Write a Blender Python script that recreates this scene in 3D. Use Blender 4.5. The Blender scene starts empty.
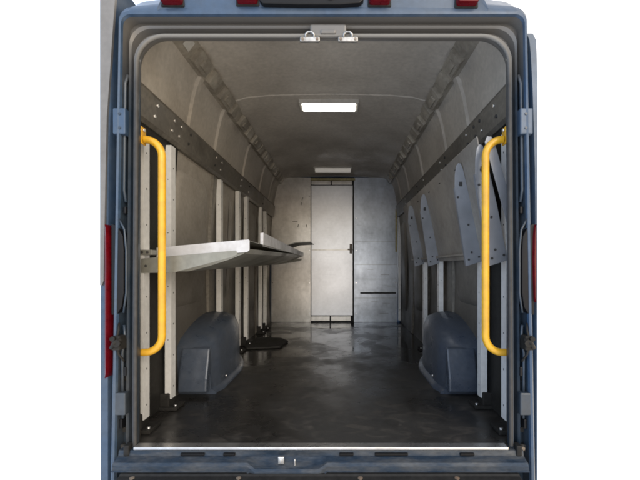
import bpy, bmesh, math, random
from mathutils import Vector, Matrix
random.seed(4)
scene = bpy.context.scene
COL = scene.collection
R = math.radians

# ------------------------------------------------------------------ materials
def _n(nt, t, **kw):
    n = nt.nodes.new(t)
    for k, v in kw.items():
        setattr(n, k, v)
    return n

def mat(name, base, rough=0.5, metal=0.0, dirt=None, dirt_amt=0.5, dirt_scale=3.0, var=0.25, fine=40.0,
        bump=0.15, stretch=(1, 1, 1), coat=0.0, rvar=0.15, scratch=0.0, top_dust_haze=None, spec=0.5):
    m = bpy.data.materials.new(name)
    m.use_nodes = True
    nt = m.node_tree
    b = nt.nodes['Principled BSDF']
    L = nt.links.new
    tc = _n(nt, 'ShaderNodeTexCoord')
    mp = _n(nt, 'ShaderNodeMapping')
    mp.inputs['Scale'].default_value = stretch
    L(tc.outputs['Object'], mp.inputs['Vector'])
    n1 = _n(nt, 'ShaderNodeTexNoise'); n1.inputs['Scale'].default_value = dirt_scale
    n1.inputs['Detail'].default_value = 8; n1.inputs['Roughness'].default_value = 0.65
    L(mp.outputs[0], n1.inputs['Vector'])
    n2 = _n(nt, 'ShaderNodeTexNoise'); n2.inputs['Scale'].default_value = fine
    n2.inputs['Detail'].default_value = 5
    L(mp.outputs[0], n2.inputs['Vector'])
    d = dirt if dirt else [c * 0.5 for c in base]
    r1 = _n(nt, 'ShaderNodeMapRange')
    r1.inputs['From Min'].default_value = 0.42; r1.inputs['From Max'].default_value = 0.72
    r1.inputs['To Max'].default_value = dirt_amt
    L(n1.outputs[0], r1.inputs['Value'])
    mx = _n(nt, 'ShaderNodeMix', data_type='RGBA')
    mx.inputs['A'].default_value = (*base, 1); mx.inputs['B'].default_value = (*d, 1)
    L(r1.outputs[0], mx.inputs['Factor'])
    mv = _n(nt, 'ShaderNodeMapRange')
    mv.inputs['From Min'].default_value = 0.25; mv.inputs['From Max'].default_value = 0.75
    mv.inputs['To Min'].default_value = 1 - var; mv.inputs['To Max'].default_value = 1 + var
    L(n2.outputs[0], mv.inputs['Value'])
    mul = _n(nt, 'ShaderNodeVectorMath', operation='SCALE')
    L(mx.outputs['Result'], mul.inputs[0]); L(mv.outputs[0], mul.inputs['Scale'])
    out = mul.outputs[0]
    if scratch:
        sm = _n(nt, 'ShaderNodeMapping'); sm.inputs['Scale'].default_value = (5, 5, 55)
        L(tc.outputs['Object'], sm.inputs['Vector'])
        n3 = _n(nt, 'ShaderNodeTexNoise'); n3.inputs['Scale'].default_value = 1.0; n3.inputs['Detail'].default_value = 3
        L(sm.outputs[0], n3.inputs['Vector'])
        r3 = _n(nt, 'ShaderNodeMapRange'); r3.inputs['From Min'].default_value = 0.63; r3.inputs['From Max'].default_value = 0.72
        r3.inputs['To Max'].default_value = scratch
        L(n3.outputs[0], r3.inputs['Value'])
        m3 = _n(nt, 'ShaderNodeMix', data_type='RGBA'); m3.inputs['B'].default_value = (*[c * 0.35 for c in base], 1)
        L(r3.outputs[0], m3.inputs['Factor']); L(out, m3.inputs['A'])
        out = m3.outputs['Result']
    if top_dust_haze:  # grey mixed in by height, for dust and painted-in haze
        col, z0, z1, amt = top_dust_haze
        sp = _n(nt, 'ShaderNodeSeparateXYZ'); L(tc.outputs['Object'], sp.inputs[0])
        r4 = _n(nt, 'ShaderNodeMapRange'); r4.inputs['From Min'].default_value = z0; r4.inputs['From Max'].default_value = z1
        r4.inputs['To Max'].default_value = amt
        L(sp.outputs['Z'], r4.inputs['Value'])
        m4 = _n(nt, 'ShaderNodeMix', data_type='RGBA'); m4.inputs['B'].default_value = (*col, 1)
        L(r4.outputs[0], m4.inputs['Factor']); L(out, m4.inputs['A'])
        out = m4.outputs['Result']
    L(out, b.inputs['Base Color'])
    rr = _n(nt, 'ShaderNodeMapRange')
    rr.inputs['From Min'].default_value = 0.3; rr.inputs['From Max'].default_value = 0.7
    rr.inputs['To Min'].default_value = max(0.03, rough - rvar); rr.inputs['To Max'].default_value = min(1, rough + rvar)
    L(n1.outputs[0], rr.inputs['Value']); L(rr.outputs[0], b.inputs['Roughness'])
    b.inputs['Metallic'].default_value = metal
    b.inputs['Specular IOR Level'].default_value = spec
    b.inputs['Coat Weight'].default_value = coat
    b.inputs['Coat Roughness'].default_value = 0.15
    if bump:
        bp = _n(nt, 'ShaderNodeBump'); bp.inputs['Strength'].default_value = bump; bp.inputs['Distance'].default_value = 0.004
        ad = _n(nt, 'ShaderNodeMath', operation='ADD')
        L(n1.outputs[0], ad.inputs[0]); L(n2.outputs[0], ad.inputs[1])
        L(ad.outputs[0], bp.inputs['Height']); L(bp.outputs[0], b.inputs['Normal'])
    return m

def emit(name, col, s):
    m = bpy.data.materials.new(name); m.use_nodes = True
    b = m.node_tree.nodes['Principled BSDF']
    b.inputs['Base Color'].default_value = (*col, 1)
    b.inputs['Emission Color'].default_value = (*col, 1)
    b.inputs['Emission Strength'].default_value = s
    b.inputs['Roughness'].default_value = 0.4
    return m

def floor_material():
    m = bpy.data.materials.new('wet_floor'); m.use_nodes = True
    nt = m.node_tree; L = nt.links.new
    b = nt.nodes['Principled BSDF']
    tc = _n(nt, 'ShaderNodeTexCoord'); sp = _n(nt, 'ShaderNodeSeparateXYZ'); L(tc.outputs['Object'], sp.inputs[0])
    n1 = _n(nt, 'ShaderNodeTexNoise'); n1.inputs['Scale'].default_value = 1.5; n1.inputs['Detail'].default_value = 6; n1.inputs['Roughness'].default_value = 0.6
    mp = _n(nt, 'ShaderNodeMapping'); mp.inputs['Scale'].default_value = (1.2, 1.0, 1)
    L(tc.outputs['Object'], mp.inputs[0]); L(mp.outputs[0], n1.inputs['Vector'])
    n2 = _n(nt, 'ShaderNodeTexNoise'); n2.inputs['Scale'].default_value = 14; n2.inputs['Detail'].default_value = 6
    n2.inputs['Distortion'].default_value = 1.2
    mp2 = _n(nt, 'ShaderNodeMapping'); mp2.inputs['Scale'].default_value = (0.7, 1.1, 1)
    L(tc.outputs['Object'], mp2.inputs[0]); L(mp2.outputs[0], n2.inputs['Vector'])
    # worn tan smears
    r2 = _n(nt, 'ShaderNodeMapRange'); r2.inputs['From Min'].default_value = 0.5; r2.inputs['From Max'].default_value = 0.75; r2.inputs['To Max'].default_value = 0.75
    L(n2.outputs[0], r2.inputs['Value'])
    mx = _n(nt, 'ShaderNodeMix', data_type='RGBA'); mx.inputs['A'].default_value = (0.019, 0.0175, 0.0155, 1); mx.inputs['B'].default_value = (0.058, 0.050, 0.041, 1)
    L(r2.outputs[0], mx.inputs['Factor'])
    # dark wet stains
    r5 = _n(nt, 'ShaderNodeMapRange'); r5.inputs['From Min'].default_value = 0.50; r5.inputs['From Max'].default_value = 0.56
    L(n1.outputs[0], r5.inputs['Value'])
    m5 = _n(nt, 'ShaderNodeMix', data_type='RGBA'); m5.inputs['B'].default_value = (0.012, 0.011, 0.010, 1)
    f5 = _n(nt, 'ShaderNodeMath', operation='MULTIPLY'); f5.inputs[1].default_value = 0.6
    L(r5.outputs[0], f5.inputs[0]); L(f5.outputs[0], m5.inputs['Factor']); L(mx.outputs['Result'], m5.inputs['A'])
    # seams of the floor boards
    prev = m5.outputs['Result']
    for y0 in (1.33, 2.09, 2.95):
        d = _n(nt, 'ShaderNodeMath', operation='SUBTRACT'); d.inputs[1].default_value = y0; L(sp.outputs['Y'], d.inputs[0])
        a = _n(nt, 'ShaderNodeMath', operation='ABSOLUTE'); L(d.outputs[0], a.inputs[0])
        lt = _n(nt, 'ShaderNodeMath', operation='LESS_THAN'); lt.inputs[1].default_value = 0.007; L(a.outputs[0], lt.inputs[0])
        ms = _n(nt, 'ShaderNodeMix', data_type='RGBA'); ms.inputs['B'].default_value = (0.006, 0.006, 0.006, 1)
        L(lt.outputs[0], ms.inputs['Factor']); L(prev, ms.inputs['A']); prev = ms.outputs['Result']
    L(prev, b.inputs['Base Color'])
    # wetness grows toward the bulkhead
    wy = _n(nt, 'ShaderNodeMapRange'); wy.inputs['From Min'].default_value = 0.4; wy.inputs['From Max'].default_value = 2.4
    wy.inputs['To Min'].default_value = 0.42; wy.inputs['To Max'].default_value = 0.20; L(sp.outputs['Y'], wy.inputs['Value'])
    rr = _n(nt, 'ShaderNodeMapRange'); rr.inputs['From Min'].default_value = 0.42; rr.inputs['From Max'].default_value = 0.58
    rr.inputs['To Min'].default_value = 0.14; rr.inputs['To Max'].default_value = -0.16; L(n1.outputs[0], rr.inputs['Value'])
    ad = _n(nt, 'ShaderNodeMath', operation='ADD'); L(wy.outputs[0], ad.inputs[0]); L(rr.outputs[0], ad.inputs[1])
    ad2 = _n(nt, 'ShaderNodeMath', operation='MULTIPLY_ADD'); ad2.inputs[1].default_value = 0.25; L(n2.outputs[0], ad2.inputs[0]); L(ad.outputs[0], ad2.inputs[2])
    sb = _n(nt, 'ShaderNodeMath', operation='SUBTRACT'); sb.inputs[1].default_value = 0.12; L(ad2.outputs[0], sb.inputs[0])
    L(sb.outputs[0], b.inputs['Roughness'])
    bp = _n(nt, 'ShaderNodeBump'); bp.inputs['Strength'].default_value = 0.06; bp.inputs['Distance'].default_value = 0.006
    L(n2.outputs[0], bp.inputs['Height']); L(bp.outputs[0], b.inputs['Normal'])
    b.inputs['Specular IOR Level'].default_value = 0.7
    return m

HAZE_DUST = (0.145, 0.132, 0.115)  # header grey: haze and flare painted into the jamb colour, with dust
M = {}
M['paint'] = mat('blue_van_paint', (0.032, 0.060, 0.106), 0.45, 0.1, dirt=(0.07, 0.085, 0.10), dirt_amt=0.6, var=0.14, bump=0.05, coat=0.15)
M['jamb'] = mat('dusty_blue_jamb', (0.017, 0.029, 0.045), 0.45, 0.1, dirt=(0.050, 0.052, 0.052), dirt_amt=0.7, var=0.18, bump=0.08, coat=0.25, top_dust_haze=(HAZE_DUST, 1.5, 1.75, 0.75))
M['sill'] = mat('worn_blue_sill', (0.018, 0.030, 0.048), 0.40, 0.2, dirt=(0.085, 0.085, 0.083), dirt_amt=0.8, dirt_scale=7, var=0.25, bump=0.1, stretch=(1, 3, 3), coat=0.0, spec=0.3)
M['bumper'] = mat('black_bumper_plastic', (0.014, 0.014, 0.014), 0.55, dirt=(0.035, 0.033, 0.03), bump=0.2, spec=0.15)
M['liner'] = mat('dusty_bare_interior', (0.54, 0.49, 0.42), 0.55, 0.05, dirt=(0.34, 0.30, 0.25), dirt_amt=0.75, dirt_scale=2.0, var=0.12, bump=0.08)
def height_shading(m, lo, hi, z0, z1):
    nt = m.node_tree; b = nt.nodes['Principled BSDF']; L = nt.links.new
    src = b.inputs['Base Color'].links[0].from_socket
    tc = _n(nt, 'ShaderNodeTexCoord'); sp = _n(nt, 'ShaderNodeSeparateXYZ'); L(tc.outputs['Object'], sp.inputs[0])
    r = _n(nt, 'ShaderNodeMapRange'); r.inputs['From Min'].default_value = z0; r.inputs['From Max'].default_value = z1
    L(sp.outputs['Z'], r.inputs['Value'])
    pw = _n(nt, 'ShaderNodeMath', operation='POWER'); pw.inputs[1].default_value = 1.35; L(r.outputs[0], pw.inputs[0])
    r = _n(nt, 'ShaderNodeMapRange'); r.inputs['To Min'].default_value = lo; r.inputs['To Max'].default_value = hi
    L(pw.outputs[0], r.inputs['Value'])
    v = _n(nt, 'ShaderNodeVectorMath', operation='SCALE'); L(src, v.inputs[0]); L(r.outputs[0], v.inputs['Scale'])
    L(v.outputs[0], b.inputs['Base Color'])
height_shading(M['liner'], 0.14, 1.02, 0.2, 2.03)  # liner brightness painted by height: haze-lit ceiling, darker lower walls
M['rib'] = mat('dusty_roof_steel', (0.40, 0.36, 0.295), 0.5, 0.2, dirt=(0.15, 0.13, 0.105), dirt_amt=0.8, dirt_scale=4, var=0.18, bump=0.1)
M['cant'] = mat('dark_perforated_rail', (0.12, 0.108, 0.09), 0.5, 0.3, dirt=(0.22, 0.20, 0.165), dirt_amt=0.6, dirt_scale=5, bump=0.1)
M['alu'] = mat('scuffed_aluminium_sheet', (0.66, 0.63, 0.585), 0.33, 0.85, dirt=(0.34, 0.31, 0.27), dirt_amt=0.75, dirt_scale=2.6, var=0.10, fine=24, bump=0.0, rvar=0.05, scratch=0.25, stretch=(1, 1, 0.8))
M['alu_sky_tint'] = mat('scuffed_aluminium_sky_tint', (0.53, 0.57, 0.63), 0.33, 0.85, dirt=(0.27, 0.28, 0.30), dirt_amt=0.8, dirt_scale=2.6, var=0.10, fine=24, bump=0.0, rvar=0.05, scratch=0.35, stretch=(1, 1, 0.8))  # blue tint paints the sky's reflection into the right panel's colour
M['door_alu'] = mat('polished_aluminium_door', (0.72, 0.72, 0.73), 0.36, 0.85, dirt=(0.62, 0.61, 0.60), dirt_amt=0.5, dirt_scale=3, var=0.05, fine=30, bump=0.0, rvar=0.025, scratch=0.1)
M['upright'] = mat('galvanised_upright', (0.78, 0.77, 0.745), 0.42, 0.3, dirt=(0.50, 0.485, 0.455), dirt_amt=0.4, dirt_scale=6, var=0.07, bump=0.03)
M['shelf_white'] = mat('white_shelf_steel', (0.56, 0.56, 0.575), 0.42, 0.2, dirt=(0.36, 0.35, 0.335), dirt_amt=0.7, dirt_scale=7, var=0.08, bump=0.03)
M['shelf'] = mat('grey_shelf_steel', (0.24, 0.235, 0.20), 0.42, 0.4, dirt=(0.12, 0.115, 0.095), var=0.12, bump=0.05)
M['bracket'] = mat('blue_grey_bracket_steel', (0.25, 0.258, 0.275), 0.42, 0.3, dirt=(0.13, 0.132, 0.138), dirt_amt=0.7, dirt_scale=5, var=0.1, bump=0.05)
M['fold'] = mat('folded_shelf_sheet', (0.33, 0.295, 0.25), 0.5, 0.3, dirt=(0.20, 0.175, 0.15), dirt_amt=0.7, var=0.1, bump=0.05)
M['yellow'] = mat('yellow_powder_coat', (0.64, 0.34, 0.014), 0.42, dirt=(0.36, 0.19, 0.03), dirt_amt=0.6, dirt_scale=11, var=0.06, bump=0.03, coat=0.2)
M['rubber'] = mat('black_rubber', (0.017, 0.016, 0.0145), 0.65, dirt=(0.035, 0.032, 0.028), dirt_amt=0.7, var=0.2, bump=0.15, spec=0.15)
M['seal'] = mat('grey_dusty_seal', (0.050, 0.048, 0.046), 0.6, dirt=(0.028, 0.027, 0.026), dirt_amt=0.8, dirt_scale=5, bump=0.1, top_dust_haze=((0.20, 0.19, 0.172), 1.55, 1.78, 0.85), spec=0.25)
M['arch'] = mat('blue_painted_arch', (0.050, 0.062, 0.084), 0.36, 0.1, dirt=(0.095, 0.10, 0.105), dirt_amt=0.35, dirt_scale=9, var=0.15, bump=0.06)
M['chrome'] = mat('bright_steel', (0.75, 0.74, 0.72), 0.28, 0.9, var=0.08, bump=0.02)
M['worn_steel'] = mat('greasy_steel', (0.40, 0.39, 0.37), 0.4, 0.9, dirt=(0.16, 0.15, 0.14), dirt_amt=0.8, dirt_scale=30, bump=0.08)
M['strip'] = mat('polished_threshold', (0.62, 0.61, 0.60), 0.3, 0.95, dirt=(0.42, 0.40, 0.38), dirt_scale=6, var=0.08, bump=0.03)
M['rust'] = mat('dirty_steel', (0.20, 0.165, 0.13), 0.6, 0.4, dirt=(0.13, 0.075, 0.045), dirt_amt=0.8, dirt_scale=12, bump=0.15)
M['tan_strip'] = mat('yellowed_header_strip', (0.42, 0.36, 0.18), 0.5, 0.1, bump=0.05)
M['dark'] = mat('black_gap', (0.030, 0.028, 0.026), 0.7, bump=0.05)
M['lamp_body'] = mat('lamp_housing', (0.50, 0.47, 0.42), 0.5, var=0.08, bump=0.03)
M['unlit'] = mat('unlit_lamp_cover', (0.62, 0.58, 0.52), 0.4, var=0.06, bump=0.02)
M['sticker'] = mat('pale_sticker', (0.62, 0.60, 0.55), 0.6, var=0.08, bump=0.03)
M['door_trim'] = mat('grey_door_trim', (0.16, 0.152, 0.142), 0.5, var=0.08, bump=0.05)
M['dim'] = emit('dim_diffuser', (0.62, 0.58, 0.52), 0.3)
M['lit'] = emit('lit_diffuser', (1.0, 0.96, 0.86), 10.0)
def red(name, e):
    m = mat(name, (0.10, 0.002, 0.005), 0.3, dirt=(0.05, 0.002, 0.004), dirt_amt=0.5, dirt_scale=20, bump=0.03, coat=0.0, spec=0.25)
    return m
M['red'] = red('red_lens', 0)
M['lens'] = mat('black_moulding', (0.007, 0.007, 0.008), 0.4, var=0.1, bump=0.02, spec=0.2)
M['floor'] = floor_material()

# ------------------------------------------------------------------ mesh builder
class MB:
    def __init__(s):
        s.bm = bmesh.new()
        s.mats = []; s.mark = 0
    def pat(s, m):
        s.flush(); s.mats.append(m); return s
    def flush(s):
        s.bm.faces.ensure_lookup_table()
        for f in s.bm.faces[s.mark:]: f.material_index = len(s.mats)
        s.mark = len(s.bm.faces)
    def add(s, verts, faces):
        vs = [s.bm.verts.new(v) for v in verts]
        for f in faces:
            try: s.bm.faces.new([vs[i] for i in f])
            except ValueError: pass
        return vs
    def box(s, lo, hi, bev=0.0, rot=None, seg=2):
        lo = Vector(lo); hi = Vector(hi); c = (lo + hi) / 2; h = (hi - lo) / 2
        t = bmesh.new()
        bmesh.ops.create_cube(t, size=1)
        for v in t.verts:
            v.co = Vector((v.co.x * 2 * h.x, v.co.y * 2 * h.y, v.co.z * 2 * h.z))
        if bev:
            bmesh.ops.bevel(t, geom=list(t.edges), offset=bev, segments=seg, profile=0.6, affect='EDGES')
        for v in t.verts:
            if rot: v.co = rot @ v.co
            v.co += c
        s.merge(t); return s
    def merge(s, t):
        me = bpy.data.meshes.new('tmp'); t.to_mesh(me); t.free(); s.bm.from_mesh(me); bpy.data.meshes.remove(me)
    def prism(s, pts, axis, a, b, bev=0.0):
        """polygon pts in the two axes other than axis, extruded from a to b along axis"""
        def v(p, d):
            if axis == 'y': return (p[0], d, p[1])
            if axis == 'x': return (d, p[0], p[1])
            return (p[0], p[1], d)
        t = bmesh.new()
        A = [t.verts.new(v(p, a)) for p in pts]; B = [t.verts.new(v(p, b)) for p in pts]
        n = len(pts)
        t.faces.new(A); t.faces.new(B[::-1])
        for i in range(n):
            t.faces.new([A[i], B[i], B[(i + 1) % n], A[(i + 1) % n]])
        bmesh.ops.recalc_face_normals(t, faces=t.faces)
        if bev: bmesh.ops.bevel(t, geom=list(t.edges), offset=bev, segments=2, profile=0.6, affect='EDGES')
        s.merge(t); return s
    def tube(s, path, r, n=14, cap=True):
        P = [Vector(p) for p in path]
        rings = []
        up = None
        for i, p in enumerate(P):
            d = (P[min(i + 1, len(P) - 1)] - P[max(i - 1, 0)]).normalized()
            if up is None:
                up = d.orthogonal().normalized()
            up = (up - d * up.dot(d)).normalized()
            w = d.cross(up)
            rings.append([s.bm.verts.new(p + (up * math.cos(a) + w * math.sin(a)) * r) for a in [2 * math.pi * k / n for k in range(n)]])
        for A, B in zip(rings, rings[1:]):
            for k in range(n):
                f = s.bm.faces.new([A[k], A[(k + 1) % n], B[(k + 1) % n], B[k]]); f.smooth = True
        if cap:
            s.bm.faces.new(rings[0][::-1]); s.bm.faces.new(rings[-1])
        return s
    def disc(s, c, axis, r, h, n=12):
        a = Vector(c); s.tube([a, a + Vector(axis) * h], r, n); return s
    def loft(s, rings, smooth=True, closed=False):
        R_ = [[s.bm.verts.new(p) for p in r] for r in rings]
        for A, B in zip(R_, R_[1:]):
            n = len(A)
            for k in range(n if closed else n - 1):
                try:
                    f = s.bm.faces.new([A[k], A[(k + 1) % n], B[(k + 1) % n], B[k]]); f.smooth = smooth
                except ValueError: pass
        return R_
    def build(s, name, m, parent=None):
        s.flush(); off = Vector((0, 0, 0)); q = parent
        while q: off += q.location; q = q.parent
        for v in s.bm.verts: v.co -= off
        bmesh.ops.recalc_face_normals(s.bm, faces=s.bm.faces)
        me = bpy.data.meshes.new(name); s.bm.to_mesh(me); s.bm.free()
        for q in [m] + s.mats: me.materials.append(q)
        o = bpy.data.objects.new(name, me); COL.objects.link(o); o.parent = parent
        return o

def build_each(mbs, name, m, parent):
    return [b.build(name, m, parent) for b in mbs]
def tag(o, label, cat, group=None):
    o['label'] = label; o['category'] = cat
    if group: o['group'] = group
    return o
def thing(name, loc, label, cat, group=None):
    o = bpy.data.objects.new(name, None); COL.objects.link(o); o.location = loc; o.empty_display_size = 0.2
    return tag(o, label, cat, group)
def sharp(o, ang=35):
    for p in o.data.polygons: p.use_smooth = True
    o.data.set_sharp_from_angle(angle=R(ang))
    return o

def arc_path(hb, ht, zb, zt, r, y, n=12, cx=0.0, crown=0.0):
    """U shaped ring: up the left side, over a rounded corner, across, down the right side"""
    pts = []
    zc = zt - r
    for i in range(9):
        t = i / 9
        pts.append((-(hb + (ht - hb) * t), zb + (zc - zb) * t))
    for i in range(n + 1):
        a = math.pi - (math.pi / 2) * i / n
        pts.append((-(ht - r) + r * math.cos(a), zc + r * math.sin(a)))
    for i in range(1, 10):
        t = i / 10
        x = -(ht - r) + 2 * (ht - r) * t
        pts.append((x, zt + crown * (1 - (2 * t - 1) ** 2)))
    half = pts[:9 + n + 1]
    right = [(-x, z) for x, z in half[::-1]]
    return [(x + cx, y, z) for x, z in pts + right]

# ================================================================== VAN
van = thing('cargo_van', (0, 0, 0), 'blue high roof cargo van seen into its empty open load bay from behind', 'van')

# ---- rear frame: stamped opening, lofted as a series of rings
ZB = -.42
rings = [
    arc_path(.812, .804, ZB, 1.765, .122, .050),
    arc_path(.803, .796, ZB, 1.757, .121, .026),
    arc_path(.804, .797, ZB, 1.758, .120, .012),
    arc_path(.822, .812, ZB, 1.770, .115, .008),
    arc_path(.826, .816, ZB, 1.776, .110, .045),
    arc_path(.840, .826, ZB, 1.797, .095, .050),
    arc_path(.846, .830, ZB, 1.803, .088, .022),
    arc_path(.854, .836, ZB, 1.811, .080, .014),
    arc_path(.860, .840, ZB, 1.817, .072, .034),
    arc_path(.880, .850, ZB, 1.835, .050, .042),
    arc_path(.886, .854, ZB, 1.839, .042, .000),
]
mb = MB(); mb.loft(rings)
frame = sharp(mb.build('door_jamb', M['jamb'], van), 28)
rings = [
    arc_path(.886, .854, ZB, 1.839, .042, -.0004),
    arc_path(.890, .857, ZB, 1.843, .040, -.012),
    arc_path(.900, .864, ZB, 1.855, .044, -.014, crown=.01),
    arc_path(.909, .870, ZB, 1.880, .060, -.004, crown=.03),
    arc_path(.915, .876, ZB, 1.905, .075, .025, crown=.05),
]
mb = MB(); mb.loft(rings)
sharp(mb.build('rear_frame', M['paint'], van), 28)

# ---- outer body: from the rear frame edge forward over sides and roof
shell = [arc_path(.915, .876, ZB, 1.905, .075, .0255, crown=.05),
         arc_path(.925, .886, ZB, 1.925, .085, .05, crown=.06),
         arc_path(.945, .900, ZB, 1.985, .100, .11, crown=.07),
         arc_path(.965, .915, ZB, 2.060, .130, .34, crown=.06),
         arc_path(.975, .915, ZB, 2.125, .150, .60, crown=.03),
         arc_path(.985, .915, ZB, 2.140, .160, 1.0, crown=.03),
         arc_path(.990, .920, ZB, 2.150, .170, 2.2, crown=.03),
         arc_path(.990, .920, ZB, 2.130, .200, 3.6, crown=.03),
         arc_path(.960, .860, ZB, 2.040, .300, 4.1, crown=.03)]
mb = MB(); RR = mb.loft(shell)
mb.bm.faces.new(RR[-1])
body = sharp(mb.build('body_shell', M['paint'], van), 40)

# ---- raised brow with the high brake light / camera housing
mb = MB()
brow = []
for y, top, bot in ((-.0165, 1.93, 1.858), (-.020, 1.99, 1.860), (.03, 2.04, 1.88), (.30, 2.09, 1.95)):
    ring = []
    for k in range(41):
        t = k / 40 * 2 - 1
        w = max(0, 1 - abs(t) ** 10)
        ring.append((t * .70, y, bot + (top - bot) * w ** .6))
    brow.append(ring)
base_ring = [(p[0], -.010, 1.850) for p in brow[0]]
mb.loft([base_ring] + brow)
sharp(mb.build('roof_brow', M['paint'], van), 50)
mb = MB()
mb.prism([(-.27, 2.02), (-.265, 1.885), (-.25, 1.872), (-.10, 1.868), (.07, 1.868), (.155, 1.874), (.172, 1.888), (.175, 2.02)], 'y', -.035, .01, .006)
cam_h = mb.build('camera_housing', M['lens'], van)
mb = MB()
mb.disc((.035, -.036, 1.905), (0, -1, 0), .016, .010, 18).disc((.035, -.044, 1.905), (0, -1, 0), .009, .006, 16)
mb.build('camera_lens', M['chrome'], cam_h)
for cx, cz in ((-.635, 1.905), (-.318, 1.908), (.240, 1.905), (.608, 1.900)):
    mb = MB()
    mb.prism([(cx - .045, cz - .018), (cx - .038, cz - .028), (cx + .038, cz - .028), (cx + .045, cz - .018), (cx + .042, cz + .055), (cx - .042, cz + .055)], 'y', -.048, .04, .008)
    ml = sharp(mb.build('marker_light', M['red'], van), 40)
    mb = MB(); mb.box((cx - .050, -.018, cz - .034), (cx + .050, .04, cz + .05), .006)
    mb.build('light_base', M['bumper'], ml)

# ---- rubber weatherstrip round the opening
ring = arc_path(.806, .798, .005, 1.760, .120, .004)
mb = MB(); mb.tube(ring, .0085, 10)
sharp(mb.build('weatherstrip', M['seal'], van), 60)

# ---- jamb details both sides
for s in (-1, 1):
    def bx(x0, y0, z0, x1, y1, z1, b=.004):
        m_ = MB(); a, c = sorted((s * x0, s * x1)); m_.box((a, y0, z0), (c, y1, z1), b); return m_
    # hinge plates high and low
    h = bx(.838, -.012, 1.335, .892, .030, 1.445, .006).build('hinge', M['paint'], van)
    for z in (1.36, 1.42): MB().disc((s * .862, -.012, z), (0, -1, 0), .006, .003, 6).build('bolt', M['jamb'], h)
    # pressed ribs running down the pillar
    for path, rad in (([(s * .846, .022, 1.60), (s * .853, .014, 1.56), (s * .858, .014, 1.10), (s * .853, .02, 1.05)], .0075),
        ([(s * .872, .030, 1.30), (s * .876, .024, 1.27), (s * .868, .022, .96)], .006),
        ([(s * .858, .014, .52), (s * .853, .012, .47), (s * .864, .012, .40), (s * .862, .012, .12)], .0065)):
        m_ = MB(); m_.tube(path, rad, 8); m_.build('pillar_rib', M['jamb'], van)
    # dark recess beside tail light
    pts = [(s * .900, .955), (s * .872, .945), (s * .850, .90), (s * .846, .84), (s * .846, .66), (s * .855, .60), (s * .872, .57), (s * .900, .565)]
    if s < 0: pts = pts[::-1]
    m_ = MB(); m_.prism(pts, 'y', -.010, .04, .006)
    sharp(m_.build('lamp_recess', M['lens'], van), 40)
    m_ = MB(); m_.tube([(s * .870, -.004, .975), (s * .846, -.004, .93), (s * .838, -.004, .84), (s * .838, -.004, .66), (s * .850, -.004, .575)], .0045, 8)
    m_.build('recess_bead', M['jamb'], van)
    # tail light
    m_ = MB()
    zb_ = .30 if s < 0 else .62
    xo = .9225 if s < 0 else .9040
    rs = []
    for z, w_ in ((zb_, .004), (zb_ + .02, .010), (zb_ + .10, .013), (.80, .015), (.90, .013), (.935, .009), (.95, .003)):
        rs.append([(s * (xo - w_), .03, z), (s * (xo - w_), -.008, z), (s * (xo - w_ * .6), -.0205, z), (s * (xo - .001), -.017, z), (s * xo, .03, z)])
    RR = m_.loft(rs, closed=True)
    sharp(m_.build('tail_light', M['red'], van), 40)
    # door check / latch block
    c_ = bx(.848, -.035, .420, .884, .030, .480, .006).build('door_check', M['rubber'], van)
    m_ = MB(); m_.tube([(s * .885, -.030, .43), (s * .865, -.045, .455), (s * .845, -.03, .465)], .009, 8)
    m_.disc((s * .856, -.036, .452), (0, -1, 0), .016, .012, 8).disc((s * .874, -.036, .47), (0, -1, 0), .011, .010, 6)
    m_.build('check_arm', M['rubber'], c_)
    h = bx(.838, -.012, .14, .888, .030, .235, .006).build('hinge', M['jamb'], van)
    for z, x in ((.285, .866), (.06, .868), (1.20, .870)):
        MB().disc((s * x, .040, z), (0, -1, 0), .011, .008, 14).build('grommet', M['rubber'], van)
    for z0_, z1_, x in ((.30, .34, .853), (1.00, 1.03, .853), (.075, .115, .870)):
        a_, c2_ = sorted((s * (x - .006), s * (x + .006)))
        MB().box((a_, .008, z0_), (c2_, .040, z1_), .003).build('jamb_slot', M['lens'], van)
    cable = [(s * .872, .0, .53), (s * .866, -.012, .50), (s * .872, -.02, .46), (s * .864, -.016, .40), (s * .852, -.004, .375), (s * .860, .02, .36)]
    MB().tube(cable, .0045, 8).build('cable', M['rubber'], van)
    # grimy corner plug at the sill
    m_ = MB(); m_.box((min(s * .818, s * .842), -.022, -.030), (max(s * .818, s * .842), .02, .015), .006)
    cp = m_.build('corner_plug', M['bumper'], van)
    MB().disc((s * .862, .020, -.012), (0, -1, 0), .008, .010, 8).build('bolt', M['rust'], cp)

# ---- header strikers
for cx in (-.055, .107):
    m_ = MB(); m_.box((cx - .042, -.012, 1.727), (cx + .042, .002, 1.748), .004)
    st = m_.build('latch_striker', M['worn_steel'], van)
    m_ = MB(); m_.tube([(cx - .018, -.010, 1.745), (cx - .018, -.012, 1.757), (cx - .008, -.014, 1.766), (cx + .008, -.014, 1.766), (cx + .018, -.012, 1.757), (cx + .018, -.010, 1.745)], .0045, 8)
    m_.build('striker_loop', M['worn_steel'], st)
    for q in (-1, 1): MB().disc((cx + q * .031, -.012, 1.737), (0, -1, 0), .006, .003, 8).build('bolt', M['rust'], st)
m_ = MB(); m_.box((-.055, -.004, 1.752), (.100, .02, 1.806), .008); m_.box((-.01, -.010, 1.762), (.055, .01, 1.782), .006)
m_.build('header_catch_plate', M['jamb'], van)

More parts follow.
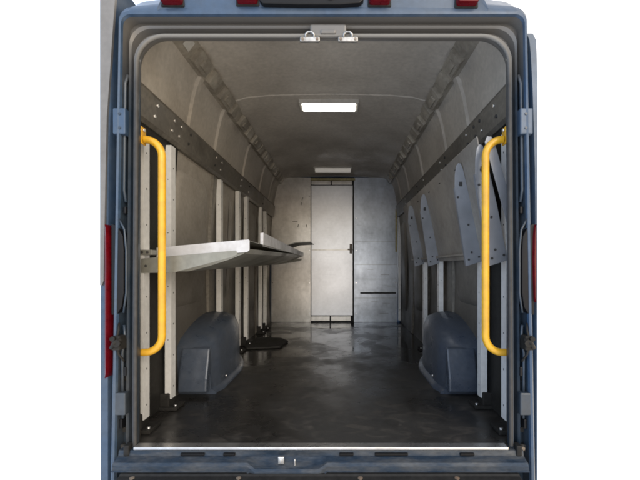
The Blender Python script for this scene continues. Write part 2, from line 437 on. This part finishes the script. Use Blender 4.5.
# ---- sill and bumper
sill_prof = [(.03, -.002), (-.012, -.008), (-.016, -.028), (-.030, -.034), (-.052, -.040), (-.060, -.050), (-.062, -.066), (-.070, -.070)]
def notch(x):          # lowered latch pocket left of centre
    a, b = -.31, .02
    e = .035
    if x < a or x > b: return 0
    return min(1, (x - a) / e, (b - x) / e)
xs = sorted(set([-.865, -.84, -.6, -.4, -.31, -.293, -.275, -.2, -.1, -.015, .003, .02, .2, .45, .7, .83, .85]))
m_ = MB()
rs = []
for x in xs:
    k = notch(x)
    rs.append([(x, y - (.012 * k if i > 2 else 0) + (.006 * k if i == 2 else 0), z - (.020 * k if i >= 3 else 0)) for i, (y, z) in enumerate(sill_prof)])
m_.loft(rs)
sill = sharp(m_.build('sill', M['sill'], van), 25)
for x0, x1 in ((-.60, -.50), (.07, .13), (.22, .36), (.58, .64), (-.42, -.37)):
    MB().box((x0, -.0235, -.027), (x1, -.010, -.016), .003).build('sill_slot', M['lens'], sill)
m_ = MB()
m_.box((-.185, -.045, -.050), (-.160, -.030, -.020), .003); m_.box((-.176, -.050, -.043), (-.169, -.042, -.028), .001)
m_.build('lock_striker', M['chrome'], sill)
MB().box((-.118, -.046, -.064), (-.112, -.036, -.030), .002).build('lock_pin', M['chrome'], sill)
m_ = MB(); m_.box((-.800, -.020, -.004), (.785, .022, .0085), .003)
m_.build('threshold_strip', M['strip'], van)
m_ = MB()
bp = [(-.06, -.073), (-.075, -.0735), (-.080, -.080), (-.150, -.084), (-.165, -.095), (-.172, -.20), (-.165, -.33), (0, -.34), (0, -.09)]
m_.prism(bp, 'x', -.825, .805, .004)
bump = m_.build('bumper', M['bumper'], van)
for bx_ in (-.765, -.335, .155, .545):
    m_ = MB(); m_.tube([(bx_, -.092, -.086), (bx_, -.092, -.078)], .010, 10); m_.tube([(bx_, -.092, -.079), (bx_, -.092, -.0765)], .006, 6)
    m_.build('bolt', M['rust'], bump)

# ---- load floor
m_ = MB(); m_.box((-.915, .0225, -.03), (.915, 3.66, 0))
m_.build('load_floor', M['floor'], van)

# ---- interior liner
half = [(0.0, .905), (.35, .918), (.7, .922), (1.1, .905), (1.45, .882), (1.65, .856), (1.80, .830), (1.90, .803), (1.965, .765), (2.005, .705), (2.03, .62), (2.045, .45), (2.052, .22)]
def wallx(z):
    for (z0, x0), (z1, x1) in zip(half, half[1:]):
        if z <= z1: return x0 + (x1 - x0) * (z - z0) / (z1 - z0)
    return 0
def sect(y, k=0.0, zmax=9):
    L_ = [(-x, z) for z, x in half]; C_ = [(0, 2.054)]; R_ = [(x, z) for z, x in half[::-1]]
    out = []
    for x, z in L_ + C_ + R_:
        sx = 1 - k / .9; out.append((x * (sx if z > 1.95 else 1), y, z - k if z > 1.95 else z))
    return out
m_ = MB()
secs = []
# rear part slopes from the header up to the full roof height
def rear_sect(y, t):
    o = []
    for (x, yy, z) in sect(y):
        zt = 1.765 + (2.054 - 1.765) * t
        xs_ = .805 + (.922 - .805) * min(1, t * 1.1)
        o.append((max(-xs_, min(xs_, x)), y, min(z, zt) if t < 1 else z))
    return o
for y, t in ((.051, 0.02), (.075, .30), (.13, .62), (.22, .88), (.32, 1)):
    secs.append(rear_sect(y, t))
for y in (.8, 1.14): secs.append(sect(y))
secs.append(sect(1.165)); secs.append(sect(1.172, .005))
for y in (1.6, 2.2, 2.8, 3.4, 3.66): secs.append(sect(y, .005))
m_.loft(secs)
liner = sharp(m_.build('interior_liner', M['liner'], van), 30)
# pressings in the side walls
for s in (-1, 1):
    for y0, y1, z0, z1 in ((.56, 1.10, .52, 1.36), (1.42, 1.70, .50, 1.36), (2.20, 2.62, .30, 1.36), (3.08, 3.45, .20, 1.36)):
        m_ = MB()
        rings_ = []
        for inset, d in ((0, -.004), (.03, .016), (.055, .020)):
            r_ = []
            rr = .09
            for cxs, czs, a0 in ((1, 1, 0), (-1, 1, 90), (-1, -1, 180), (1, -1, 270)):
                for q in range(6):
                    a = R(a0 + q * 18)
                    yy = (y1 - inset - rr if cxs > 0 else y0 + inset + rr) + rr * math.cos(a)
                    zz = (z1 - inset - rr if czs > 0 else z0 + inset + rr) + rr * math.sin(a)
                    r_.append((s * (wallx(zz) - d), yy, zz))
            rings_.append(r_)
        RR = m_.loft(rings_, closed=True); m_.bm.faces.new(RR[-1])
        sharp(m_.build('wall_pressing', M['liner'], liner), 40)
    m_ = MB()
    rs = [[(s * (wallx(z) + .01), y, z), (s * (wallx(z) - .012), y + .004, z), (s * (wallx(z) - .012), y + w_, z), (s * (wallx(z) + .01), y + w_ + .012, z)] for y, w_ in ((.10, .47),) for z in (.005, .4, .8, 1.2, 1.46)]
    m_.loft(rs, smooth=False)
    m_.build('corner_trim', M['rubber'], van)
    m_ = MB()
    for y, w_ in ((1.16, .16), (1.92, .12), (2.66, .12)):
        rs = [[(s * (wallx(z) + .01), y, z), (s * (wallx(z) - .014), y + .02, z), (s * (wallx(z) - .014), y + w_ - .02, z), (s * (wallx(z) + .01), y + w_, z)] for z in (.005, .4, .8, 1.2, 1.46)]
        q = MB(); q.loft(rs, smooth=False); sharp(q.build('wall_pillar', M['cant'], van), 30)
# side ribs (body pillars) and belts
for s in (-1, 1):
    for y0, w in ((.70, .09), (1.17, .08), (1.95, .09), (2.66, .08), (3.2, .08)):
        m_ = MB(); rs = []
        for z in (1.60, 1.68, 1.78, 1.86, 1.92, 1.97):
            x = wallx(z)
            rs.append([(s * (x + .005), y0 - w / 2, z), (s * (x - .013), y0 - w / 2 + .022, z), (s * (x - .013), y0 + w / 2 - .022, z), (s * (x + .005), y0 + w / 2, z)])
        m_.loft(rs)
        sharp(m_.build('roof_pillar', M['liner'], van), 25)
    # roof rail of stamped brackets along the ceiling corner
    m_ = MB()
    rs = []
    for y in (.24, 3.58):
        rs.append([(s * .80, y, 1.925), (s * .755, y, 1.93), (s * .712, y, 1.985), (s * .70, y, 2.02)])
    m_.loft(rs)
    y = .48; k = 0
    while y < 3.4:
        ln = (.17, .11, .20, .09)[k % 4]
        rot = Matrix.Rotation(s * R(-52), 3, 'Y')
        c = Vector((s * .728, y + ln / 2, 1.952))
        m_.box(c - Vector((.044, ln / 2, .020)), c + Vector((.044, ln / 2, .020)), .006, rot=Matrix.Rotation(s * R(52), 3, 'Y'))
        c2 = c + Vector((-s * .016, .012, -.019))
        if k % 2 == 0:
            m_.box(c2 - Vector((.020, ln / 2 - .035, .008)), c2 + Vector((.020, ln / 2 - .035, .008)), .004, rot=Matrix.Rotation(s * R(52), 3, 'Y'))
        y += ln + (.06, .10, .05, .13)[k % 4]; k += 1
    sharp(m_.build('roof_rail', M['rib'], van), 30)
    # dark perforated rail where the uprights bolt on
    m_ = MB()
    pr = [(.890, 1.455), (.862, 1.455), (.850, 1.475), (.838, 1.605), (.846, 1.625), (.868, 1.635)]
    rs = [[(s * x, y, z) for x, z in pr] for y in (.115, 1.0, 2.0, 3.55)]
    m_.loft(rs, smooth=False)
    for r_ in (rs[0], rs[-1]): m_.add(r_, [list(range(len(r_)))])
    rb = m_
    holes = []; bolts = []
    for y0 in (.25, .44, .53, .66, 1.13, 1.26, 1.83, 2.12, 2.8):
        for z in (1.515, 1.575):
            yy = y0 + (.018 if z > 1.55 else 0)
            x = .850 - (z - 1.475) * .0923
            (bolts if random.random() < .55 else holes).append([(s * (x + .004), yy, z), (s * (x - .006), yy, z)])
    rb.pat(M['dark'])
    for p in holes: rb.tube(p, .009, 8)
    rb.pat(M['alu'])
    for p in bolts: rb.tube(p, .008, 8)
    rb.build('side_rail', M['cant'], van)
m_ = MB()
c = Vector((-.7305, .385, 1.9550)); m_.box(c - Vector((.028, .036, .001)), c + Vector((.028, .036, .001)), rot=Matrix.Rotation(R(-52), 3, 'Y'))
m_.build('sticker', M['sticker'], liner)

# wheel arches
for s in (-1, 1):
    m_ = MB(); rs = []
    Y0, Y1, H = .66, 1.76, .425
    N = 22
    for i in range(N + 1):
        t = -1 + 2 * i / N
        y = (Y0 + Y1) / 2 + t * (Y1 - Y0) / 2
        h = H * max(0.0, 1 - abs(t) ** 2.3) ** .60
        if t < 0: h = .29 + (H - .29) * (1 - t * t)          # blunt end toward the rear
        inn = .690 + .15 * max(0, t + .2) ** 2.0 + (.02 if t < -.9 else 0)
        if i == 0: h = .275
        if i == N: h = .04
        fil = min(.10, h * .4)
        rs.append([(s * (inn - .03), y, 0.001), (s * (inn - .026), y, .018), (s * inn, y, .03), (s * (inn + .008), y, max(.032, h - fil)),
                   (s * (inn + .008 + fil * .3), y, h - fil * .3), (s * (inn + .012 + fil), y, h), (s * .93, y, h + .01)])
    RR = m_.loft(rs)
    m_.add(rs[0] + [(s * .93, Y0, 0.001)], [list(range(8))])
    wa = sharp(m_.build('wheel_arch', M['arch'], van), 55)
    m_ = MB()
    a = s * .715; b = s * .885
    m_.prism([(Y0 + .02, .285), (Y0 - .006, .275), (Y0 - .055, .105), (Y0 - .062, .030), (Y0 + .02, .022)], 'x', min(a, b), max(a, b), .010)
    m_.build('arch_panel', M['arch'], wa)
    for p in ((s * .684, .86, .055), (s * .72, 1.15, .33)): MB().disc(p, (-s, 0, 0), .009, .010, 8).build('bolt', M['chrome'], wa)

# rear doors swung back along the body sides
def rear_door(s, x_in, x_out, zt, name='rear_door'):
    m_ = MB()
    rs = []
    prof = [(-.36, 0), (.2, 0), (.8, 0), (1.2, -.004), (1.55, -.014), (zt - .09, -.022), (zt - .03, -.028), (zt, -.04)]
    for z, dx in prof:
        i = x_in + dx; o = x_out if z < 1.5 or s < 0 else x_out + (dx + .014) * .4
        if z == zt: o = x_out - .02
        rs.append([(s * i, .045, z), (s * (i + .006), .034, z), (s * (o - .003), .034, z), (s * o, .045, z), (s * (o + .012), .40, z), (s * (o + .012), .79, z), (s * (i + .035), .79, z), (s * (i + .02), .40, z)])
    RR = m_.loft(rs, closed=True); m_.bm.faces.new(RR[0]); m_.bm.faces.new(RR[-1])
    d = sharp(m_.build(name, M['paint'], van), 35)
    return d
dl = rear_door(-1, .935, .975, 2.02)
dr = rear_door(1, .922, .938, 1.79)
m_ = MB()
rs = []
for z, xi in ((.690, .960), (.71, .952), (1.2, .943), (1.42, .938), (1.6, .925), (1.8, .912), (1.96, .900), (2.04, .895)):
    rs.append([(-xi, .022, z), (-.9675, .022, z), (-.9675, .036, z), (-xi, .036, z)])
RR = m_.loft(rs, closed=True, smooth=False); m_.bm.faces.new(RR[0]); m_.bm.faces.new(RR[-1])
m_.build('door_trim', M['door_trim'], dl)

# ================================================================== BULKHEAD
bk = thing('bulkhead', (0, 3.6, 0), 'scuffed aluminium bulkhead wall closing off the front of the load bay', 'partition')
YB = 3.60
m_ = MB(); m_.prism([(-.895, .002), (-.345, .002), (-.345, 2.02), (-.66, 2.02), (-.80, 1.955), (-.895, 1.80)], 'y', YB, YB + .02, .002)
m_.pat(M['shelf'])
for x, z, a in ((-.46, 1.72, 20), (-.475, 1.655, 8), (-.52, 1.345, 12), (-.40, 1.34, -10)):
    m_.box((x - .006, YB - .0012, z - .022), (x + .006, YB + .003, z + .022), .0005, rot=Matrix.Rotation(R(a), 3, 'Y'))
m_.box((-.60, YB - .0012, 1.398), (-.53, YB + .003, 1.408), .0005)
m_.pat(M['chrome'])
for x in (-.88, -.362):
    for z in (.12, .55, 1.0, 1.45, 1.75): m_.disc((x, YB, z), (0, -1, 0), .008, .003, 8)
m_.build('left_panel', M['alu'], bk)
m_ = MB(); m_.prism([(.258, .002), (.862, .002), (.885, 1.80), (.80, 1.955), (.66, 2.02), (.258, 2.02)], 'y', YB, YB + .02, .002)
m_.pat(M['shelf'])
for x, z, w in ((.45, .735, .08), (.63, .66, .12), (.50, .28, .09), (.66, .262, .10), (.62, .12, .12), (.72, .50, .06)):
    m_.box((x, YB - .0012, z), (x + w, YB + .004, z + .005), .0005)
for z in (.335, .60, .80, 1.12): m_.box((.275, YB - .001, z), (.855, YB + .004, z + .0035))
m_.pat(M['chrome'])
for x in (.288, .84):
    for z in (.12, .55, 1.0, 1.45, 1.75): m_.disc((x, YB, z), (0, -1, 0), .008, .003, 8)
pr_ = m_.build('right_panel', M['alu_sky_tint'], bk)
m_ = MB(); m_.box((.345, YB - .006, .395), (.845, YB + .004, .418), .002)
m_.build('slot', M['dark'], pr_)
m_ = MB(); m_.box((.835, YB - .016, .98), (.862, YB - .001, 1.57), .003)
m_.build('rub_strip', M['tan_strip'], bk)
m_ = MB(); m_.box((.872, YB - .055, .03), (.905, YB - .003, 1.49), .003)
m_.build('edge_trim', M['upright'], bk)
m_ = MB(); m_.box((-.345, YB + .002, .002), (.27, YB + .02, 2.02))
m_.build('door_recess', M['dark'], bk)
m_ = MB(); m_.box((-.345, YB - .020, 1.975), (.275, YB - .002, 2.005), .003)
m_.build('header_strip', M['tan_strip'], bk)
for x0, x1 in ((-.335, -.065), (-.050, .232)): MB().box((x0, YB - .016, 1.918), (x1, YB, 1.970), .003).build('door_track', M['alu'], bk)
for x0, x1 in ((-.340, -.078), (-.062, .215)): MB().box((x0, YB - .016, .018), (x1, YB, .083), .003).build('kick_plate', M['alu'], bk)
m_ = MB(); m_.box((-.336, YB - .018, .095), (.240, YB - .001, 1.905), .003)
dd = m_.build('door_leaf', M['door_alu'], bk)
m_ = MB(); m_.box((-.330, YB - .021, .999), (.236, YB - .017, 1.016), .001)
m_.build('door_seam', M['alu'], dd)
m_ = MB(); m_.box((.198, YB - .034, .955), (.232, YB - .017, 1.09), .006); m_.box((.203, YB - .060, 1.00), (.216, YB - .032, 1.05), .004)
m_.box((.17, YB - .05, 1.005), (.235, YB - .03, 1.022), .004)
m_.build('door_latch', M['rust'], dd)
# ================================================================== CEILING LIGHTS
GL = 'ceiling lights of the load bay'
lt = thing('ceiling_light', (-.016, 1.30, 2.04), 'brightly lit white strip lamp on the ceiling, nearer the open rear', 'ceiling light', GL)
m_ = MB(); m_.box((-.245, 1.235, 2.016), (.213, 1.405, 2.050), .005); m_.build('housing', M['lamp_body'], lt)
m_ = MB(); m_.box((-.222, 1.250, 2.011), (.190, 1.375, 2.020), .004, seg=3); sharp(m_.build('diffuser', M['lit'], lt))
lt = thing('ceiling_light', (-.026, 3.18, 2.04), 'small dim strip lamp on the ceiling just above the bulkhead door', 'ceiling light', GL)
m_ = MB(); m_.box((-.275, 3.145, 2.028), (.223, 3.225, 2.066), .006); m_.build('housing', M['lamp_body'], lt)
m_ = MB(); m_.box((-.255, 3.150, 1.990), (.203, 3.215, 2.032), .010, seg=3); sharp(m_.build('diffuser', M['dim'], lt))

# ================================================================== GRAB BARS
def grab(s, label):
    g = thing('grab_bar', (s * .80, .07, .40), label, 'grab bar', 'yellow grab bars beside the rear opening')
    y = .075
    path = [(s * .802, y, 1.340)]
    r = .075; cx = .724
    for k in range(9):
        a = math.pi / 2 * k / 8
        path.append((s * (cx + r - r * math.sin(a)), y, 1.340 - r + r * math.cos(a)))
    for z in (1.2, 1.0, .8, .6): path.append((s * cx, y, z))
    for k in range(9):
        a = math.pi / 2 * k / 8
        path.append((s * (cx + r - r * math.cos(a)), y, .388 + r - r * math.sin(a)))
    path.append((s * .815, y, .388))
    m_ = MB(); m_.tube(path, .0165, 18)
    sharp(m_.build('rail', M['yellow'], g), 50)
    for z0, z1 in ((1.318, 1.395),):
        m_ = MB(); a, b = sorted((s * .806, s * .814)); m_.box((a, y - .022, z0), (b, y + .022, z1), .003)
        f = m_.build('flange', M['yellow'], g)
        m_ = MB()
        m_.disc((s * .806, y - .004, z1 - .015), (-s, 0, 0), .007, .008, 8)
        m_.build('bolt', M['chrome'], f)
grab(-1, 'yellow tubular grab bar on the left pillar, in front of the white shelf end')
grab(1, 'yellow tubular grab bar on the right pillar, in front of the folded shelf brackets')

# ================================================================== RACKS
def upright(parent, s, y, z0, z1, w=.052, x=.842):
    m_ = MB()
    # open C channel with slots facing the aisle
    t = .004; d = .034
    pts = [(s * (x + d), y - w / 2), (s * x, y - w / 2), (s * x, y + w / 2), (s * (x + d), y + w / 2), (s * (x + d), y + w / 2 - t), (s * (x + t), y + w / 2 - t), (s * (x + t), y - w / 2 + t), (s * (x + d), y - w / 2 + t)]
    m_.prism(pts, 'z', z0, z1)
    m_.pat(M['dark'])
    z = z0 + .06
    while z < z1 - .04:
        m_.box((s * x - .0008, y - .003, z), (s * x + .0008, y + .003, z + .008)); z += .17
    k = z0 + .03
    while k < z1:
        m_.tube([(s * (x + .017), y - w / 2 - .0015, k), (s * (x + .017), y - w / 2 + .001, k)], .0028, 6); k += .29
    return m_.build('upright', M['upright'], parent)
def foot(parent, s, y, zt=.085):
    m_ = MB()
    a, b = sorted((s * .80, s * .905)); m_.box((a, y - .055, .002), (b, y + .055, .018), .003)
    a, b = sorted((s * .848, s * .90)); m_.box((a, y - .04, .015), (b, y + .04, zt), .006)
    f = m_.build('foot', M['rubber'], parent)
    m_ = MB(); m_.tube([(s * .815, y - .035, .018), (s * .815, y - .035, .028)], .008, 8)
    m_.build('bolt', M['chrome'], f)

YL = [(.17, 1.39), (.45, 1.43), (1.28, 1.44), (1.79, 1.455), (2.08, 1.46), (2.73, 1.46), (2.99, 1.45)]
rk = thing('shelf_rack', (-.85, .17, 0), 'steel shelf rack with one tilted tray lowered along the left wall', 'shelf rack', 'shelf racks along the load bay walls')
for y, zt in YL:
    upright(rk, -1, y, .055, zt); foot(rk, -1, y)
for y, dz in ((.17, 0), (3.02, .055)):
    m_ = MB()
    m_.prism([(-.852, .742 + dz), (-.70, .744 + dz), (-.43, .815 + dz * .5), (-.405, .828 + dz * .5), (-.41, .847 + dz * .5), (-.852, .809 + dz * .3)], 'y', y - .031, y - .027, .001)
    m_.box((-.90, y - .036, .826), (-.80, y + .02, .850), .002)
    m_.pat(M['dark'])
    for x, z in ((-.83, .775), (-.82, .838), (-.845, .838)): m_.disc((x, y - .036 if z > .83 else y - .031, z), (0, -1, 0), .006, .003, 8)
    m_.build('bracket', M['shelf'], rk)
# folded underside running the length of the shelf, twisted up toward its far end
m_ = MB(); rs = []
for k in range(13):
    y = .312 + (3.0 - .312) * k / 12; u = k / 12
    zw = .744 + .055 * u; za = .838 + .052 * u
    rs.append([(-.85, y, zw + .02), (-.84, y, zw), (-.70, y, zw + .004), (-.60, y, zw + .030), (-.50, y, zw + .062 + .004 * math.sin(k * 1.3)), (-.420, y, za), (-.402, y, za + .026)])
m_.loft(rs); m_.add(rs[0], [list(range(7))])
sharp(m_.build('shelf_underside', M['shelf'], rk), 20)
# tray
m_ = MB()
m_.prism([(-.860, .846), (-.860, .850), (-.392, .905), (-.388, .901)], 'y', .312, 3.05)
tr = m_.build('shelf_tray', M['shelf'], rk)
m_ = MB()
m_.prism([(-.860, .868), (-.394, .910), (-.388, .905), (-.388, .856), (-.400, .846), (-.860, .808)], 'y', .300, .306, .001)
m_.build('end_flange', M['shelf_white'], tr)
m_ = MB()
m_.prism([(.66, .895), (.66, .978), (1.5, .966), (3.05, .948), (3.05, .905)], 'x', -.397, -.392, .001)
m_.box((-.410, .655, .905), (-.392, .659, .976), .001)
m_.build('aisle_lip', M['shelf_white'], tr)
m_ = MB()
m_.prism([(-.60, .955), (-.395, 1.018), (-.235, 1.028), (-.235, 1.031), (-.395, 1.026), (-.60, .962)], 'y', 2.25, 2.72, .001)
m_.build('lifted_flap', M['shelf'], rk)

YR = [(.16, 1.40), (.47, 1.42), (1.34, 1.44), (1.87, 1.45)]
rk2 = thing('shelf_rack', (.85, .16, 0), 'steel shelf rack folded up against the right wall with blue grey brackets', 'shelf rack', 'shelf racks along the load bay walls')
for i, (y, zt) in enumerate(YR):
    upright(rk2, 1, y, .055, zt); foot(rk2, 1, y)
    m_ = MB()
    m_.prism([(.845, .815), (.845, .80), (.765, .775), (.698, 1.20), (.699, 1.275), (.706, 1.322), (.718, 1.338), (.731, 1.334), (.742, 1.31), (.756, 1.25), (.800, 1.05)], 'y', y - .030, y - .026, .001)
    # folded edge
    m_.prism([(.765, .775), (.700, 1.20), (.696, 1.20), (.761, .775)], 'y', y - .030, y - .008)
    m_.pat(M['dark'])
    for x, z in ((.83, .825), (.775, .81), (.725, 1.22), (.772, 1.0), (.715, 1.15), (.79, .85)): m_.disc((x, y - .030, z), (0, -1, 0), .006, .003, 8)
    m_.box((.722, y - .034, 1.21), (.738, y - .030, 1.235), .001)
    m_.build('bracket', M['bracket'], rk2)
# folded shelf sheet, leaning in a little at its top
m_ = MB()
m_.prism([(.850, .815), (.735, 1.395), (.731, 1.40), (.729, 1.395), (.845, .812)], 'y', .20, 2.32, .0008)
m_.pat(M['dark'])
for y in (.55, .9, 1.2, 1.6, 2.0): m_.box((.741 - .002, y, 1.33), (.746, y + .03, 1.336))
fs = m_.build('folded_shelf', M['fold'], rk2)
m_ = MB(); m_.box((.815, .60, .838), (.850, 2.32, .852), .003)
m_.build('hinge_ledge', M['fold'], fs)
# loose arm hanging beside the front upright
ra = tag(MB().prism([(.728, 1.335), (.738, 1.362), (.758, 1.360), (.772, 1.335), (.868, .985), (.866, .955), (.850, .945), (.832, .955)], 'y', .092, .097, .001)
         .build('bracket_arm', M['bracket'], None), 'pale steel bracket arm hanging slanted beside the right grab bar', 'bracket')

# loose floor plate by the left rear uprights
m_ = MB(); m_.prism([(-.80, 1.86), (-.50, 1.93), (-.46, 2.20), (-.56, 2.36), (-.82, 2.40), (-.84, 1.95)], 'z', .003, .020, .004)
tag(m_.build('floor_mat', M['rubber'], None), 'black rubber mat lying on the floor at the left rack feet behind the wheel arch', 'mat')

# ================================================================== LIGHT, WORLD, CAMERA
sun_el, sun_az = R(24), R(205)
w = bpy.data.worlds.new("World"); scene.world = w; w.use_nodes = True
nt = w.node_tree; nt.nodes.clear(); L = nt.links.new
out = nt.nodes.new('ShaderNodeOutputWorld')
sky = nt.nodes.new('ShaderNodeTexSky'); sky.sky_type = 'NISHITA'; sky.sun_disc = False
sky.sun_elevation = sun_el; sky.sun_rotation = R(155)
bg1 = nt.nodes.new('ShaderNodeBackground'); bg1.inputs['Strength'].default_value = 0.08
L(sky.outputs[0], bg1.inputs[0])
# bright overexposed haze round the van: bluish on the left, warm on the right
tc = nt.nodes.new('ShaderNodeTexCoord'); sp = nt.nodes.new('ShaderNodeSeparateXYZ'); L(tc.outputs['Generated'], sp.inputs[0])
rx = nt.nodes.new('ShaderNodeMapRange'); rx.inputs['From Min'].default_value = -.8; rx.inputs['From Max'].default_value = .8; L(sp.outputs['X'], rx.inputs['Value'])
mix = nt.nodes.new('ShaderNodeMix'); mix.data_type = 'RGBA'
mix.inputs['A'].default_value = (1.0, 1.27, 1.70, 1); mix.inputs['B'].default_value = (1.75, 1.52, 1.22, 1)
L(rx.outputs[0], mix.inputs['Factor'])
bg2 = nt.nodes.new('ShaderNodeBackground'); bg2.inputs['Strength'].default_value = 1.05
L(mix.outputs['Result'], bg2.inputs[0])
ad = nt.nodes.new('ShaderNodeAddShader'); L(bg1.outputs[0], ad.inputs[0]); L(bg2.outputs[0], ad.inputs[1]); L(ad.outputs[0], out.inputs[0])

sd = bpy.data.lights.new('sun', 'SUN'); sd.energy = 1.0; sd.angle = R(25); sd.color = (1.0, 0.93, 0.82)
so = bpy.data.objects.new('sun', sd); COL.objects.link(so); so.location = (2, -4, 4)
d = Vector((math.sin(R(155)) * math.cos(sun_el), math.cos(R(155)) * math.cos(sun_el), math.sin(sun_el)))
so.rotation_euler = d.to_track_quat('Z', 'Y').to_euler()

cd = bpy.data.cameras.new('camera'); cam = bpy.data.objects.new('camera', cd); COL.objects.link(cam)
cam.location = (.077, -1.59, .77); cam.rotation_euler = (R(90), 0, 0)
cd.sensor_width = 36; cd.lens = 36 * 372 / 640
cd.shift_x = -21 / 640; cd.shift_y = 27 / 640
cd.clip_start = .02; cd.clip_end = 500
scene.camera = cam
scene.render.engine = 'CYCLES'
scene.cycles.max_bounces = 10
scene.cycles.diffuse_bounces = 5
scene.cycles.filter_width = 1.9
scene.view_settings.view_transform = 'Standard'; scene.view_settings.look = 'None'; scene.view_settings.exposure = 0
